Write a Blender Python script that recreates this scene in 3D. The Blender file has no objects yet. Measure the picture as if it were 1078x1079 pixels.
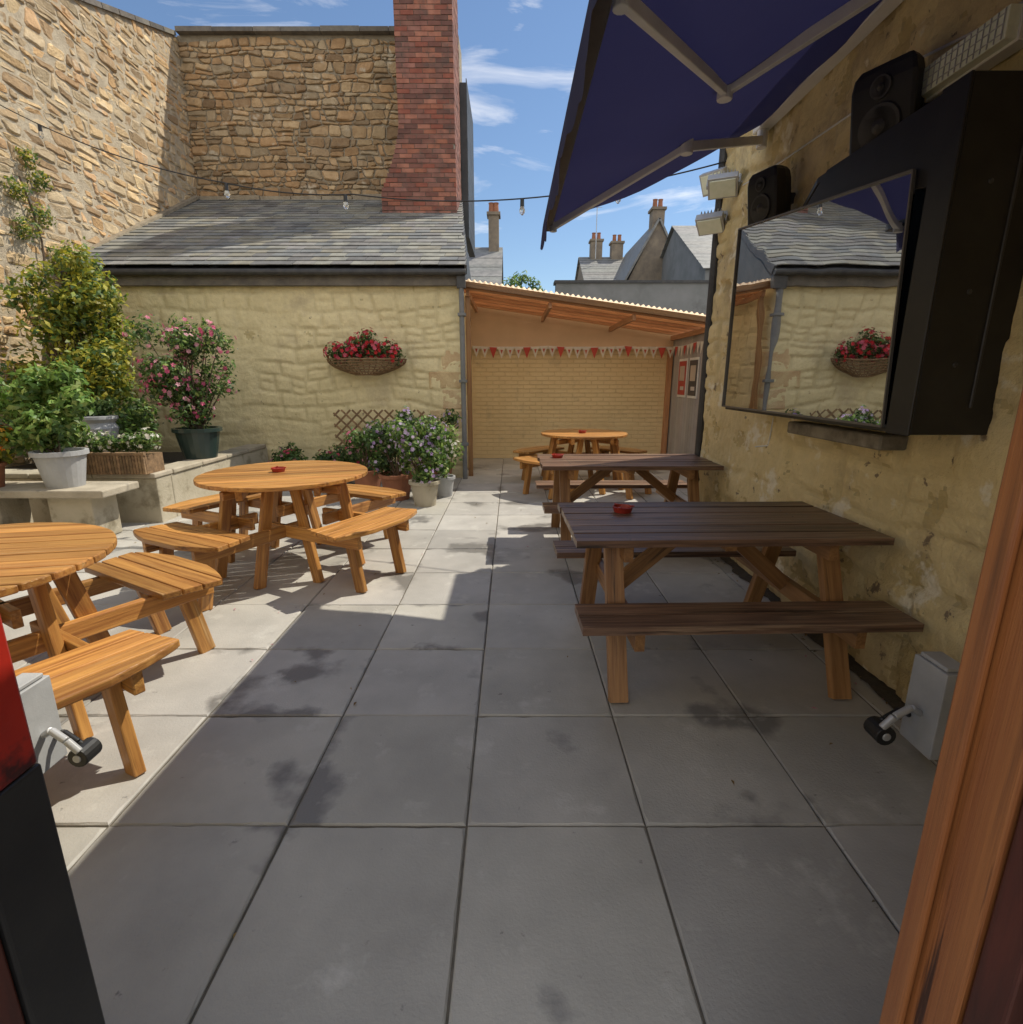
import bpy, math, random
from mathutils import Vector, Matrix, noise
R = random.Random(7)
rad = math.radians
sc = bpy.context.scene
V = Vector

# ------------------------------------------------------------------ mesh builder
class MB:
    def __init__(s):
        s.v=[]; s.f=[]; s.m=[]; s.c=[]; s.g=[]
    def add(s, vs, fs, mi=0, col=(1,1,1), gc=None):
        o=len(s.v)
        s.v.extend([tuple(p) for p in vs])
        s.g.extend([tuple(p) for p in (gc if gc is not None else vs)])
        many=isinstance(col,list)
        for k,f in enumerate(fs):
            s.f.append(tuple(i+o for i in f)); s.m.append(mi); s.c.append(col[k] if many else col)
    def box(s, size, M, mi=0, col=(1,1,1)):
        sx,sy,sz=[a/2 for a in size]
        L=[(-sx,-sy,-sz),(sx,-sy,-sz),(sx,sy,-sz),(-sx,sy,-sz),(-sx,-sy,sz),(sx,-sy,sz),(sx,sy,sz),(-sx,sy,sz)]
        F=[(0,3,2,1),(4,5,6,7),(0,1,5,4),(1,2,6,5),(2,3,7,6),(3,0,4,7)]
        order=sorted(range(3), key=lambda i:-size[i])
        off=(R.uniform(0,50),R.uniform(0,50),R.uniform(0,50))
        G=[tuple(p[order[k]]+off[k] for k in range(3)) for p in L]
        s.add([M@V(p) for p in L],F,mi,col,G)
    def bx(s, x0,x1,y0,y1,z0,z1, mi=0, col=(1,1,1)):
        s.box((x1-x0,y1-y0,z1-z0), Matrix.Translation(((x0+x1)/2,(y0+y1)/2,(z0+z1)/2)), mi, col)
    def beam(s, p, q, w, h, mi=0, col=(1,1,1), up=(0,0,1)):
        p=V(p); q=V(q); d=q-p; L=d.length; x=d.normalized(); u=V(up)
        if abs(x.dot(u))>.98: u=V((0,1,0))
        y=u.cross(x).normalized(); z=x.cross(y)
        M=Matrix((x,y,z)).transposed().to_4x4(); M.translation=(p+q)/2
        s.box((L,w,h),M,mi,col)
    def cyl(s, p, q, r1, r2=None, n=10, mi=0, col=(1,1,1), cap=True):
        if r2 is None: r2=r1
        p=V(p); q=V(q); d=(q-p).normalized()
        a=d.orthogonal().normalized(); b=d.cross(a)
        vs=[]
        for k,(c,r) in enumerate(((p,r1),(q,r2))):
            for i in range(n):
                t=2*math.pi*i/n
                vs.append(c+(a*math.cos(t)+b*math.sin(t))*r)
        fs=[(i,(i+1)%n,n+(i+1)%n,n+i) for i in range(n)]
        if cap: fs+= [tuple(range(n-1,-1,-1)), tuple(range(n,2*n))]
        s.add(vs,fs,mi,col)
    def lathe(s, c, prof, n=20, mi=0, col=(1,1,1)):
        c=V(c); vs=[]
        for (r,z) in prof:
            for i in range(n):
                t=2*math.pi*i/n
                vs.append(c+V((math.cos(t)*r,math.sin(t)*r,z)))
        fs=[]
        for k in range(len(prof)-1):
            for i in range(n):
                j=(i+1)%n
                fs.append((k*n+i,k*n+j,(k+1)*n+j,(k+1)*n+i))
        fs.append(tuple(range(n-1,-1,-1)))
        fs.append(tuple((len(prof)-1)*n+i for i in range(n)))
        s.add(vs,fs,mi,col)
    def tube(s, pts, r, n=8, mi=0, col=(1,1,1)):
        for a,b in zip(pts[:-1],pts[1:]): s.cyl(a,b,r,r,n,mi,col)
    def prism(s, poly, M, h, mi=0, col=(1,1,1)):
        n=len(poly); off=(R.uniform(0,50),R.uniform(0,50),0)
        L=[(x,y,0) for x,y in poly]+[(x,y,h) for x,y in poly]
        fs=[tuple(range(n-1,-1,-1)),tuple(range(n,2*n))]+[(i,(i+1)%n,n+(i+1)%n,n+i) for i in range(n)]
        s.add([M@V(p) for p in L],fs,mi,col,[(p[0]+off[0],p[1]+off[1],p[2]) for p in L])
    def build(s, name, mats, smooth=False, bevel=0, parent=None, seg=1):
        me=bpy.data.meshes.new(name)
        if parent is None:
            xs=[p[0] for p in s.v]; ys=[p[1] for p in s.v]; zs=[p[2] for p in s.v]
            o=((min(xs)+max(xs))/2,(min(ys)+max(ys))/2,min(zs))
        else: o=(0,0,0)
        me.from_pydata([(p[0]-o[0],p[1]-o[1],p[2]-o[2]) for p in s.v],[],s.f)
        for m in mats: me.materials.append(m)
        me.polygons.foreach_set('material_index',s.m)
        if smooth: me.polygons.foreach_set('use_smooth',[True]*len(s.f))
        ca=me.color_attributes.new('Col','FLOAT_COLOR','CORNER')
        buf=[]
        for f,c in zip(s.f,s.c): buf.extend((c[0],c[1],c[2],1.0)*len(f))
        ca.data.foreach_set('color',buf)
        ga=me.attributes.new('gc','FLOAT_VECTOR','POINT')
        gb=[]
        for g_ in s.g: gb.extend(g_)
        ga.data.foreach_set('vector',gb)
        me.update()
        ob=bpy.data.objects.new(name,me); sc.collection.objects.link(ob); ob.location=o
        if parent: ob.parent=parent
        if bevel:
            md=ob.modifiers.new('bevel','BEVEL'); md.width=bevel; md.segments=seg; md.limit_method='ANGLE'; md.angle_limit=rad(40)
        return ob

def empty(name):
    e=bpy.data.objects.new(name,None); sc.collection.objects.link(e); return e
def g(x): return (x,x,x)
def vary(a=.15): 
    k=1+R.uniform(-a,a); return (k*(1+R.uniform(-.03,.03)),k,k*(1+R.uniform(-.03,.03)))

# ------------------------------------------------------------------ materials
def gmat(name, c1, c2=None, scale=4, rough=.8, bump=.3, bscale=40, bdist=.01, coord='pos', cs=(1,1,1), attr=True,
         stain=None, metal=0, spec=.5, lo=.35, hi=.65, stain2=None, rvar=0, stain3=None):
    m=bpy.data.materials.new(name); m.use_nodes=True; nt=m.node_tree; N=nt.nodes; Lk=nt.links
    b=N['Principled BSDF']; b.inputs['Roughness'].default_value=rough; b.inputs['Metallic'].default_value=metal
    b.inputs['Specular IOR Level'].default_value=spec
    if coord=='pos':
        geo=N.new('ShaderNodeNewGeometry'); vec=geo.outputs['Position']
    else:
        a=N.new('ShaderNodeAttribute'); a.attribute_name='gc'; vec=a.outputs['Vector']
    mp=N.new('ShaderNodeMapping'); mp.inputs['Scale'].default_value=cs; Lk.new(vec,mp.inputs['Vector']); vec=mp.outputs[0]
    def nz(sca,det=4,ro=.6,dis=0):
        n=N.new('ShaderNodeTexNoise'); n.inputs['Scale'].default_value=sca; n.inputs['Detail'].default_value=det
        n.inputs['Roughness'].default_value=ro; n.inputs['Distortion'].default_value=dis
        Lk.new(vec,n.inputs['Vector']); return n.outputs['Fac']
    def ramp(f,l,h):
        r=N.new('ShaderNodeMapRange'); r.inputs['From Min'].default_value=l; r.inputs['From Max'].default_value=h
        Lk.new(f,r.inputs['Value']); return r.outputs['Result']
    def mix(f,a,bb,mode='MIX'):
        x=N.new('ShaderNodeMix'); x.data_type='RGBA'; x.blend_type=mode
        if isinstance(f,(int,float)): x.inputs[0].default_value=f
        else: Lk.new(f,x.inputs[0])
        for k,val in ((6,a),(7,bb)):
            if isinstance(val,tuple): x.inputs[k].default_value=(*val,1)
            else: Lk.new(val,x.inputs[k])
        return x.outputs[2]
    if c2 is None: c2=tuple(k*.8 for k in c1)
    col=mix(ramp(nz(scale),lo,hi),c1,c2)
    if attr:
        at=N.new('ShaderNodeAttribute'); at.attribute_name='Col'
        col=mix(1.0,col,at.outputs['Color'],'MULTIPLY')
    for st,mul in ((stain,1),(stain2,0),(stain3,0)):
        if not st: continue
        sc_,ssc,l,h=st
        f=nz(ssc,5,.65)
        if mul and name=='concrete_paving':
            ga=N.new('ShaderNodeAttribute'); ga.attribute_name='gc'
            ab=N.new('ShaderNodeVectorMath'); ab.operation='ABSOLUTE'; Lk.new(ga.outputs['Vector'],ab.inputs[0])
            sx=N.new('ShaderNodeSeparateXYZ'); Lk.new(ab.outputs[0],sx.inputs[0])
            mxx=N.new('ShaderNodeMath'); mxx.operation='MAXIMUM'; Lk.new(sx.outputs[0],mxx.inputs[0]); Lk.new(sx.outputs[1],mxx.inputs[1])
            pw=N.new('ShaderNodeMath'); pw.operation='POWER'; Lk.new(mxx.outputs[0],pw.inputs[0]); pw.inputs[1].default_value=3
            ma=N.new('ShaderNodeMath'); ma.operation='MULTIPLY_ADD'; Lk.new(pw.outputs[0],ma.inputs[0]); ma.inputs[1].default_value=.75
            f=nz(ssc,6,.52); Lk.new(f,ma.inputs[2]); f=ma.outputs[0]
        f=ramp(f,l,h); col=mix(f,col,sc_)
        if rvar and mul:
            mr=N.new('ShaderNodeMapRange'); mr.inputs['To Min'].default_value=rough; mr.inputs['To Max'].default_value=rough+rvar
            Lk.new(f,mr.inputs['Value']); Lk.new(mr.outputs[0],b.inputs['Roughness'])
    Lk.new(col,b.inputs['Base Color'])
    if bump:
        bp=N.new('ShaderNodeBump'); bp.inputs['Strength'].default_value=bump; bp.inputs['Distance'].default_value=bdist
        Lk.new(nz(bscale,5,.65),bp.inputs['Height']); Lk.new(bp.outputs[0],b.inputs['Normal'])
    return m

def leafmat(name, trans=.35, rough=.5):
    m=bpy.data.materials.new(name); m.use_nodes=True; nt=m.node_tree; N=nt.nodes; Lk=nt.links
    b=N['Principled BSDF']; b.inputs['Roughness'].default_value=rough
    at=N.new('ShaderNodeAttribute'); at.attribute_name='Col'; Lk.new(at.outputs['Color'],b.inputs['Base Color'])
    t=N.new('ShaderNodeBsdfTranslucent'); Lk.new(at.outputs['Color'],t.inputs['Color'])
    mx=N.new('ShaderNodeMixShader'); mx.inputs[0].default_value=trans
    Lk.new(b.outputs[0],mx.inputs[1]); Lk.new(t.outputs[0],mx.inputs[2])
    Lk.new(mx.outputs[0],N['Material Output'].inputs['Surface'])
    return m

M_leaf=leafmat('leaf',.45); M_petal=leafmat('petal',.3,.6)
M_pave=gmat('concrete_paving',(.345,.338,.32),(.45,.44,.415),1.9,.6,.5,90,.004,stain=((.19,.185,.175),1.5,.605,.66),stain2=((.16,.155,.145),14,.665,.74),stain3=((.53,.52,.48),3.6,.58,.74),rvar=-.18)
M_joint=gmat('joint_dirt',(.11,.098,.075),(.16,.14,.11),20,.95,.5,80)
M_ground=gmat('ground_earth',(.16,.15,.12),(.22,.2,.17),.5,.95,.3,10)
M_stone=gmat('rubble_stone',(.52,.41,.265),(.40,.30,.185),9,.9,1.0,28,.02,stain2=((.22,.175,.125),5,.60,.75),stain3=((.60,.53,.41),3.2,.60,.72))
M_mortar=gmat('lime_mortar',(.50,.43,.32),(.36,.30,.22),8,.95,.9,40,.02)
M_yel=gmat('cream_masonry_paint',(.82,.68,.38),(.72,.58,.30),1.6,.72,.9,24,.02,stain=((.50,.39,.22),2.0,.54,.68),stain2=((.24,.18,.11),8,.645,.675),stain3=((.88,.80,.60),3.4,.58,.64))
M_yel2=gmat('pale_yellow_masonry_paint',(.78,.68,.42),(.69,.60,.36),1.2,.8,.8,22,.02,stain=((.52,.44,.28),1.7,.56,.76),stain2=((.34,.27,.17),10,.69,.73))
M_yelp=gmat('plain_cream_paint',(.74,.62,.36),(.66,.54,.3),1.2,.8,.5,26,.02,attr=False)
M_quoin=gmat('worn_paint_sandstone',(.50,.34,.19),(.68,.56,.33),4,.9,.8,30,.02)
M_quoin2=gmat('weathered_sandstone',(.28,.23,.17),(.18,.15,.12),3,.9,.5,20,.02)
M_brick=gmat('red_brick',(.27,.125,.095),(.20,.085,.065),7,.85,.7,60,.01,stain2=((.10,.075,.065),3,.55,.75))
M_bmort=gmat('sooty_mortar',(.27,.23,.19),(.17,.14,.12),8,.95,.6,50,.01)
M_slate=gmat('slate',(.25,.25,.24),(.17,.172,.17),5,.6,.4,40,.006,stain2=((.33,.32,.26),7,.64,.76))
M_slated=gmat('dark_slate_cladding',(.06,.065,.07),(.04,.045,.05),5,.6,.4,40,.006)
M_coping=gmat('coping_stone',(.20,.18,.15),(.12,.11,.1),5,.9,.6,30,.02)
M_black=gmat('black_plastic',(.012,.012,.013),(.02,.02,.02),6,.45,.15,120,.002)
M_iron=gmat('painted_iron',(.035,.035,.04),(.06,.06,.06),10,.5,.2,60,.003)
M_grey=gmat('grey_render',(.23,.235,.24),(.17,.18,.18),1.5,.85,.3,20,.01,stain2=((.12,.12,.12),1.2,.55,.75))
M_woodL=gmat('stained_pine',(.56,.285,.08),(.30,.125,.035),2.2,.36,.5,6,.004,coord='gc',cs=(1.0,22,22),lo=.34,hi=.66,stain2=((.12,.05,.018),1.4,.60,.70),stain3=((.66,.42,.18),1.1,.62,.75))
M_woodD=gmat('dark_stained_timber',(.22,.13,.085),(.085,.05,.035),2.0,.36,.5,6,.004,coord='gc',cs=(1.0,24,24),lo=.36,hi=.64,spec=.4,stain2=((.36,.25,.165),1.3,.53,.68),stain3=((.04,.025,.02),1.1,.58,.66))
M_woodM=gmat('brown_timber',(.40,.215,.085),(.22,.105,.04),2.2,.42,.4,6,.004,coord='gc',cs=(1.0,20,20),lo=.34,hi=.66,stain2=((.10,.05,.025),1.4,.6,.72))
M_woodO=gmat('orange_timber',(.56,.29,.14),(.40,.19,.09),3,.6,.3,6,.003,coord='gc',cs=(1.0,10,10))
M_jamb=gmat('varnished_door_timber',(.36,.14,.045),(.27,.095,.032),1.6,.30,.4,6,.003,coord='gc',cs=(1.0,40,40),stain=((.07,.028,.016),1.1,.55,.80),stain2=((.05,.02,.012),.9,.62,.68))
M_jambd=gmat('dark_door_timber',(.10,.025,.016),(.045,.014,.01),3,.4,.3,6,.003,coord='gc',cs=(1,10,10))
M_red=gmat('red_door_paint',(.42,.024,.012),(.25,.015,.01),4,.35,.3,20,.004,stain2=((.05,.01,.01),6,.62,.7))
M_alu=gmat('aluminium',(.52,.53,.54),(.42,.43,.44),5,.4,.1,60,.002,metal=.3)
M_white=gmat('white_plastic',(.76,.76,.74),(.66,.66,.64),5,.5,.1,50,.002)
M_gpaint=gmat('grey_board_paint',(.42,.39,.38),(.35,.33,.32),3,.7,.3,30,.004)
M_peach=gmat('peach_board',(.68,.50,.34),(.60,.44,.29),1.5,.8,.2,20,.004)
M_pot=gmat('grey_pot',(.42,.43,.44),(.33,.34,.35),5,.6,.3,40,.004)
M_terr=gmat('terracotta',(.36,.15,.08),(.27,.11,.06),6,.8,.4,40,.005)
M_wick=gmat('basket_weave',(.30,.19,.10),(.16,.10,.055),20,.85,.6,60,.01)
M_soil=gmat('soil',(.05,.04,.028),(.075,.06,.04),20,.95,.8,40,.02)
M_slab=gmat('stone_slab',(.46,.41,.32),(.34,.30,.23),4,.85,.5,40,.01,stain2=((.2,.18,.14),6,.6,.72))
M_rend=gmat('white_render',(.50,.45,.35),(.38,.34,.25),2,.85,.5,30,.015,stain2=((.22,.19,.13),4,.55,.70))
M_bark=gmat('bark',(.13,.09,.06),(.08,.055,.035),14,.9,.6,50,.01)
M_tray=gmat('red_plastic',(.40,.035,.02),(.3,.03,.02),6,.4,.1,50,.002)
M_ledge=gmat('weathered_sill',(.34,.31,.25),(.16,.14,.11),9,.9,.6,40,.01)

def simple(name,col,rough=.5,**kw):
    m=bpy.data.materials.new(name); m.use_nodes=True; b=m.node_tree.nodes['Principled BSDF']
    b.inputs['Base Color'].default_value=(*col,1); b.inputs['Roughness'].default_value=rough
    for k,v in kw.items(): b.inputs[k].default_value=v
    return m
def transmix(name,base,tcol,fac,rough):
    m=gmat(name,base,tuple(k*.85 for k in base),3,rough,.25,150,.002)
    nt=m.node_tree; N=nt.nodes; t=N.new('ShaderNodeBsdfTranslucent'); t.inputs['Color'].default_value=(*tcol,1)
    mx=N.new('ShaderNodeMixShader'); mx.inputs[0].default_value=fac
    nt.links.new(N['Principled BSDF'].outputs[0],mx.inputs[1]); nt.links.new(t.outputs[0],mx.inputs[2]); nt.links.new(mx.outputs[0],N['Material Output'].inputs['Surface'])
    return m
M_awn=transmix('navy_awning_canvas',(.030,.032,.10),(.026,.026,.080),.34,.85)
M_poly=transmix('corrugated_polycarbonate',(.45,.38,.30),(.95,.76,.54),.75,.35)
M_tv=bpy.data.materials.new('screen_cover_glass'); M_tv.use_nodes=True
nt=M_tv.node_tree; b=nt.nodes['Principled BSDF']; b.inputs['Base Color'].default_value=(.010,.011,.013,1); b.inputs['Roughness'].default_value=.05
gl=nt.nodes.new('ShaderNodeBsdfGlossy'); gl.inputs['Roughness'].default_value=.012; gl.inputs['Color'].default_value=(.95,.97,1,1)
nz=nt.nodes.new('ShaderNodeTexNoise'); nz.inputs['Scale'].default_value=1.6
bp=nt.nodes.new('ShaderNodeBump'); bp.inputs['Strength'].default_value=.12; bp.inputs['Distance'].default_value=.03
geo=nt.nodes.new('ShaderNodeNewGeometry'); nt.links.new(geo.outputs['Position'],nz.inputs['Vector'])
nt.links.new(nz.outputs['Fac'],bp.inputs['Height']); nt.links.new(bp.outputs[0],gl.inputs['Normal'])
mx=nt.nodes.new('ShaderNodeMixShader'); mx.inputs[0].default_value=.6
nt.links.new(b.outputs[0],mx.inputs[1]); nt.links.new(gl.outputs[0],mx.inputs[2]); nt.links.new(mx.outputs[0],nt.nodes['Material Output'].inputs['Surface'])
M_bulb=simple('bulb_glass',(.9,.9,.85),.05,**{'Transmission Weight':.85})
M_lens=gmat('lamp_lens',(.84,.88,.74),(.76,.82,.66),20,.2,.1,50,.002)
M_pbrick=gmat('painted_brick',(.82,.65,.37),(.74,.57,.31),1.2,.75,0,attr=False,stain=((.58,.45,.26),3,.57,.75))
nt=M_pbrick.node_tree; N=nt.nodes; Lk=nt.links
geo=N.new('ShaderNodeNewGeometry'); sx=N.new('ShaderNodeSeparateXYZ'); cx=N.new('ShaderNodeCombineXYZ')
Lk.new(geo.outputs['Position'],sx.inputs[0]); Lk.new(sx.outputs['X'],cx.inputs['X']); Lk.new(sx.outputs['Z'],cx.inputs['Y'])
bt=N.new('ShaderNodeTexBrick'); bt.inputs['Scale'].default_value=1; bt.inputs['Brick Width'].default_value=.225; bt.inputs['Row Height'].default_value=.075
bt.inputs['Mortar Size'].default_value=.007; bt.inputs['Mortar Smooth'].default_value=.5
Lk.new(cx.outputs[0],bt.inputs['Vector'])
inv=N.new('ShaderNodeMath'); inv.operation='SUBTRACT'; inv.inputs[0].default_value=1; Lk.new(bt.outputs['Fac'],inv.inputs[1])
bp=N.new('ShaderNodeBump'); bp.inputs['Strength'].default_value=.9; bp.inputs['Distance'].default_value=.010
Lk.new(inv.outputs[0],bp.inputs['Height']); Lk.new(bp.outputs[0],N['Principled BSDF'].inputs['Normal'])

# ------------------------------------------------------------------ ground & paving
mb=MB(); S=400
mb.add([(-S,-S,-.06),(S,-S,-.06),(S,S,-.06),(-S,S,-.06)],[(0,1,2,3)])
mb.build('ground',[M_ground])
mb=MB()
mb.bx(-6.25,3.1,-1.0,10.1,-.05,-.009,1)
x0=-.15-.6*11; y0=1.48-.6*4
for i in range(17):
    for j in range(19):
        xa=x0+.6*i; ya=y0+.6*j; xb=xa+.6; yb=ya+.6
        if xb<-6.25 or xa>3.0 or ya>10.05: continue
        gp=.0022+R.uniform(0,.0025)
        xa+=gp; ya+=gp; xb-=gp; yb-=gp
        h=R.uniform(-.002,.002); tx=R.uniform(-.003,.003); ty=R.uniform(-.003,.003)
        bv=.004
        def zz(x,y): return h+tx*(x-xa)/.6+ty*(y-ya)/.6
        nseg=12
        def ring(x_0,y_0,x_1,y_1,jit):
            pts=[]
            for k in range(nseg): pts.append((x_0+(x_1-x_0)*k/nseg,y_0))
            for k in range(nseg): pts.append((x_1,y_0+(y_1-y_0)*k/nseg))
            for k in range(nseg): pts.append((x_1-(x_1-x_0)*k/nseg,y_1))
            for k in range(nseg): pts.append((x_0,y_1-(y_1-y_0)*k/nseg))
            cxx=(x_0+x_1)/2; cyy=(y_0+y_1)/2
            res=[]
            for k,(x,y) in enumerate(pts):
                s=1-jit*R.random()**5
                if k%nseg==0: s-=jit*1.2*R.random()**2
                res.append((cxx+(x-cxx)*s,cyy+(y-cyy)*s))
            return res
        rt=ring(xa+bv,ya+bv,xb-bv,yb-bv,.022); ro=ring(xa,ya,xb,yb,.0)
        n=len(rt)
        mx_,my_=(xa+xb)/2,(ya+yb)/2; ek=R.uniform(.4,1.15)
        vs=[(x,y,zz(x,y)) for x,y in rt]+[(x,y,zz(x,y)-.006) for x,y in ro]+[(x,y,-.03) for x,y in ro]+[(mx_,my_,zz(mx_,my_))]
        gcs=[((p[0]-mx_)/.6*ek,(p[1]-my_)/.6*ek,0) for p in vs]
        fs=[(k,(k+1)%n,3*n) for k in range(n)]
        for k in range(n):
            l=(k+1)%n
            fs.append((n+k,n+l,l,k)); fs.append((2*n+k,2*n+l,n+l,n+k))
        k=R.choice([1,1,.93,1.07,.86,1.1,.97])
        mb.add(vs,fs,0,(k*1.01,k,k*R.uniform(.95,1.0)),gcs)
mb.build('paving',[M_pave,M_joint])
mb=MB(); vs=[]; n=90
for i in range(n+1):
    y=.7+4.3*i/n; w_=.05+.05*abs(noise.noise(V((y*3,0,2))))+.02*R.random()
    vs+=[(1.86,y,.022),(1.80-w_*.4,y,.016+.006*R.random()),(1.80-w_,y,.0055)]
fs=[]
for i in range(n):
    for k in (0,1): fs.append((3*i+k,3*i+3+k,3*i+4+k,3*i+1+k))
mb.add(vs,fs,0)
mb.build('dirt_strip',[M_soil])

# ------------------------------------------------------------------ rubble walls
def rubble(mb,O,A,Nn,L,H0,topf,seed,mi=0,hmin=.09,hmax=.22,wmin=.12,wmax=.42,bright=1,tints=None,depth=(.015,.05),gap=(.006,.014)):
    O=V(O);A=V(A);Nn=V(Nn);Z=V((0,0,1)); flip = A.cross(Z).dot(Nn)<0
    bs=[0]
    while bs[-1]<H0+.2: bs.append(bs[-1]+R.uniform(hmin,hmax))
    def bnd(k,a): 
        return bs[k]+.10*noise.noise(V((a*.9,k*1.7,seed)))+.045*noise.noise(V((a*3.1,k*2.3,seed+5)))
    for row in range(len(bs)-1):
        a=-R.uniform(0,.2); hh=bs[row+1]-bs[row]; sl0=0
        while a<L:
            w=R.uniform(wmin,wmax)*(.65+hh*2.4)
            if R.random()<.18: w=R.uniform(.07,.12)
            sl1=R.uniform(-.035,.035)
            a0=max(a,0); a1=min(a+w,L)
            if a1-a0>.045:
                q=[V((a0+(sl0 if a0>0 else 0),bnd(row,a0))),V((a1-0+ (sl1 if a1<L else 0),bnd(row,a1))),V((a1-(sl1 if a1<L else 0),bnd(row+1,a1))),V((a0-(sl0 if a0>0 else 0),bnd(row+1,a0)))]
                parts=[q]
                if hh>.14 and R.random()<.38:
                    k1=R.uniform(.35,.65);k2=k1+R.uniform(-.12,.12)
                    ml=q[0].lerp(q[3],k1); mr=q[1].lerp(q[2],k2)
                    parts=[[q[0],q[1],mr,ml],[ml,mr,q[2],q[3]]]
                for P in parts:
                    c=(P[0]+P[1]+P[2]+P[3])/4
                    if c.y>topf(c.x): continue
                    pts=[]; gp=R.uniform(*gap)
                    for e in range(4):
                        p,qq=P[e],P[(e+1)%4]
                        for t in (.14,.5,.86):
                            u=p.lerp(qq,t)
                            dirc=(c-u); dl=max(dirc.length,.01)
                            u=u+dirc/dl*gp*(1 if t==.5 else 1.25)+V((R.uniform(-.006,.006),R.uniform(-.006,.006)))
                            if t==.5: u=u+V((R.uniform(-.007,.007),R.uniform(-.007,.007)))
                            pts.append(u)
                    n=12; d=R.uniform(*depth); tx=R.uniform(-.10,.10); ty=R.uniform(-.16,.16)
                    vs=[O+A*u.x+Z*u.y-Nn*.004 for u in pts]
                    vs+=[O+A*(c.x+(u.x-c.x)*.96)+Z*(c.y+(u.y-c.y)*.94)+Nn*(d*R.uniform(.5,.75)) for u in pts]
                    vs+=[O+A*(c.x+(u.x-c.x)*.74)+Z*(c.y+(u.y-c.y)*.70)+Nn*(d+tx*(u.x-c.x)+ty*(u.y-c.y)+R.uniform(-.003,.003)) for u in pts]
                    fs=[]
                    for r in (0,n):
                        for k in range(n):
                            l=(k+1)%n; f=(r+k,r+l,r+n+l,r+n+k); fs.append(f[::-1] if flip else f)
                    f=tuple(range(2*n,3*n)); fs.append(f[::-1] if flip else f)
                    t=R.choice(tints); k=R.uniform(.80,1.18)*bright
                    mb.add(vs,fs,mi,(t[0]*k,t[1]*k,t[2]*k))
            a+=w; sl0=sl1
T_l=[(1,1,1),(1.1,.98,.82),(.95,.97,.98),(.85,.80,.75),(1.22,1.18,1.08),(1.14,.95,.75),(.74,.65,.57),(1.25,1.18,1.05),(1.05,.88,.76),(1,1,1)]
ltop=lambda a: 4.6+ (a)*.352
mb=MB()
rubble(mb,(-6.2,3.2,0),(0,1,0),(1,0,0),8.55,8.0,ltop,3.3,0,.08,.21,.14,.44,1.15,T_l,(.008,.034),(.008,.018))
yA,yB=-1.0,11.8; zt=lambda y:4.6+(max(y,3.2)-3.2)*.352
vs=[];ys=[yA,3.2,yB]
for x in (-6.19,-6.75):
    for y in ys: vs+= [(x,y,-.05),(x,y,zt(y))]
mb.add(vs,[(0,2,3,1),(2,4,5,3),(6,7,9,8),(8,9,11,10),(1,3,9,7),(3,5,11,9),(0,1,7,6),(4,10,11,5)],1,(1.1,1.1,1.1))
for k in range(22):
    y=3.2+k*.4
    if y>11.5: break
    mb.beam((-6.45,y+.01,zt(y)+.04),(-6.45,y+.39,zt(y+.38)+.04),.62,.07,2,vary(.2))
mb.build('rubble_boundary_wall',[M_stone,M_mortar,M_coping])
mb=MB()
T_b=[(1,1,1),(1.05,.93,.8),(.8,.74,.7),(1.12,1.0,.88),(.68,.58,.5),(1.15,1.08,.98),(1.05,.86,.7)]
rubble(mb,(-6.19,11.7,4.3),(1,0,0),(0,-1,0),5.22,3.34,lambda a:3.28,8.1,0,.07,.18,.12,.38,.90,T_b,(.010,.038))
mb.bx(-6.19,-.98,11.71,12.3,0,7.62,1,g(.75))
x=-6.15
while x<-2.0:
    w=R.uniform(.5,.8); mb.bx(x+.004,min(x+w,-1.95)-.004,11.58,12.32,7.62,7.70+R.uniform(-.01,.01),2,vary(.2)); x+=w
mb.bx(-.976,-.86,11.66,13.5,4.2,6.85,3)
z=4.2
while z<6.8:
    for k in range(6): mb.bx(-.86,-.845,11.68+k*.3,11.965+k*.3,z+.004,z+.19,3,vary(.25))
    z+=.195
mb.build('rubble_gable_wall',[M_stone,M_mortar,M_coping,M_slated])

# ------------------------------------------------------------------ brick chimney
mb=MB()
cx0,cx1,cy0,cy1=-1.95,-.98,10.55,11.62
mb.bx(cx0+.012,cx1-.012,cy0+.012,cy1,3.6,9.2,1)
z=3.7; r=0
while z<9.2:
    xo=0 if r%2 else .1125
    fl=0.36*max(0,min(1,(5.75-z)/1.1))**1.6
    if fl>.02: mb.bx(cx0-fl+.012,cx0+.02,cy0+.014,cy1,z-.01,z+.07,1)
    x=cx0-fl-xo
    while x<cx1:
        a=max(x,cx0-fl); bb=min(x+.215,cx1)
        if bb-a>.03: mb.bx(a,bb,cy0+R.uniform(-.006,.004),cy0+.1,z+R.uniform(-.002,.002),z+.064,0,R.choice([vary(.3),vary(.25),(.6,.62,.65),(1.5,1.4,1.25),(1.1,.8,.7),(.8,.75,.75),(1.3,1.1,.9),vary(.2)]))
        x+=.225
    y=cy0+.105
    while y<cy1:
        mb.bx(cx1-.1,cx1+R.uniform(-.003,.004),y,min(y+.215,cy1),z,z+.065,0,vary(.3)); y+=.225
    z+=.075; r+=1
mb.bx(cx0-.06,cx1+.06,cy0-.06,cy1+.05,9.2,9.32,2)
for x in (-1.75,-1.5,-1.22): mb.lathe((x,11.05,9.32),[(.12,0),(.11,.3),(.13,.34),(.09,.36)],14,3)
mb.build('brick_chimney',[M_brick,M_bmort,M_coping,M_terr])

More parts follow.
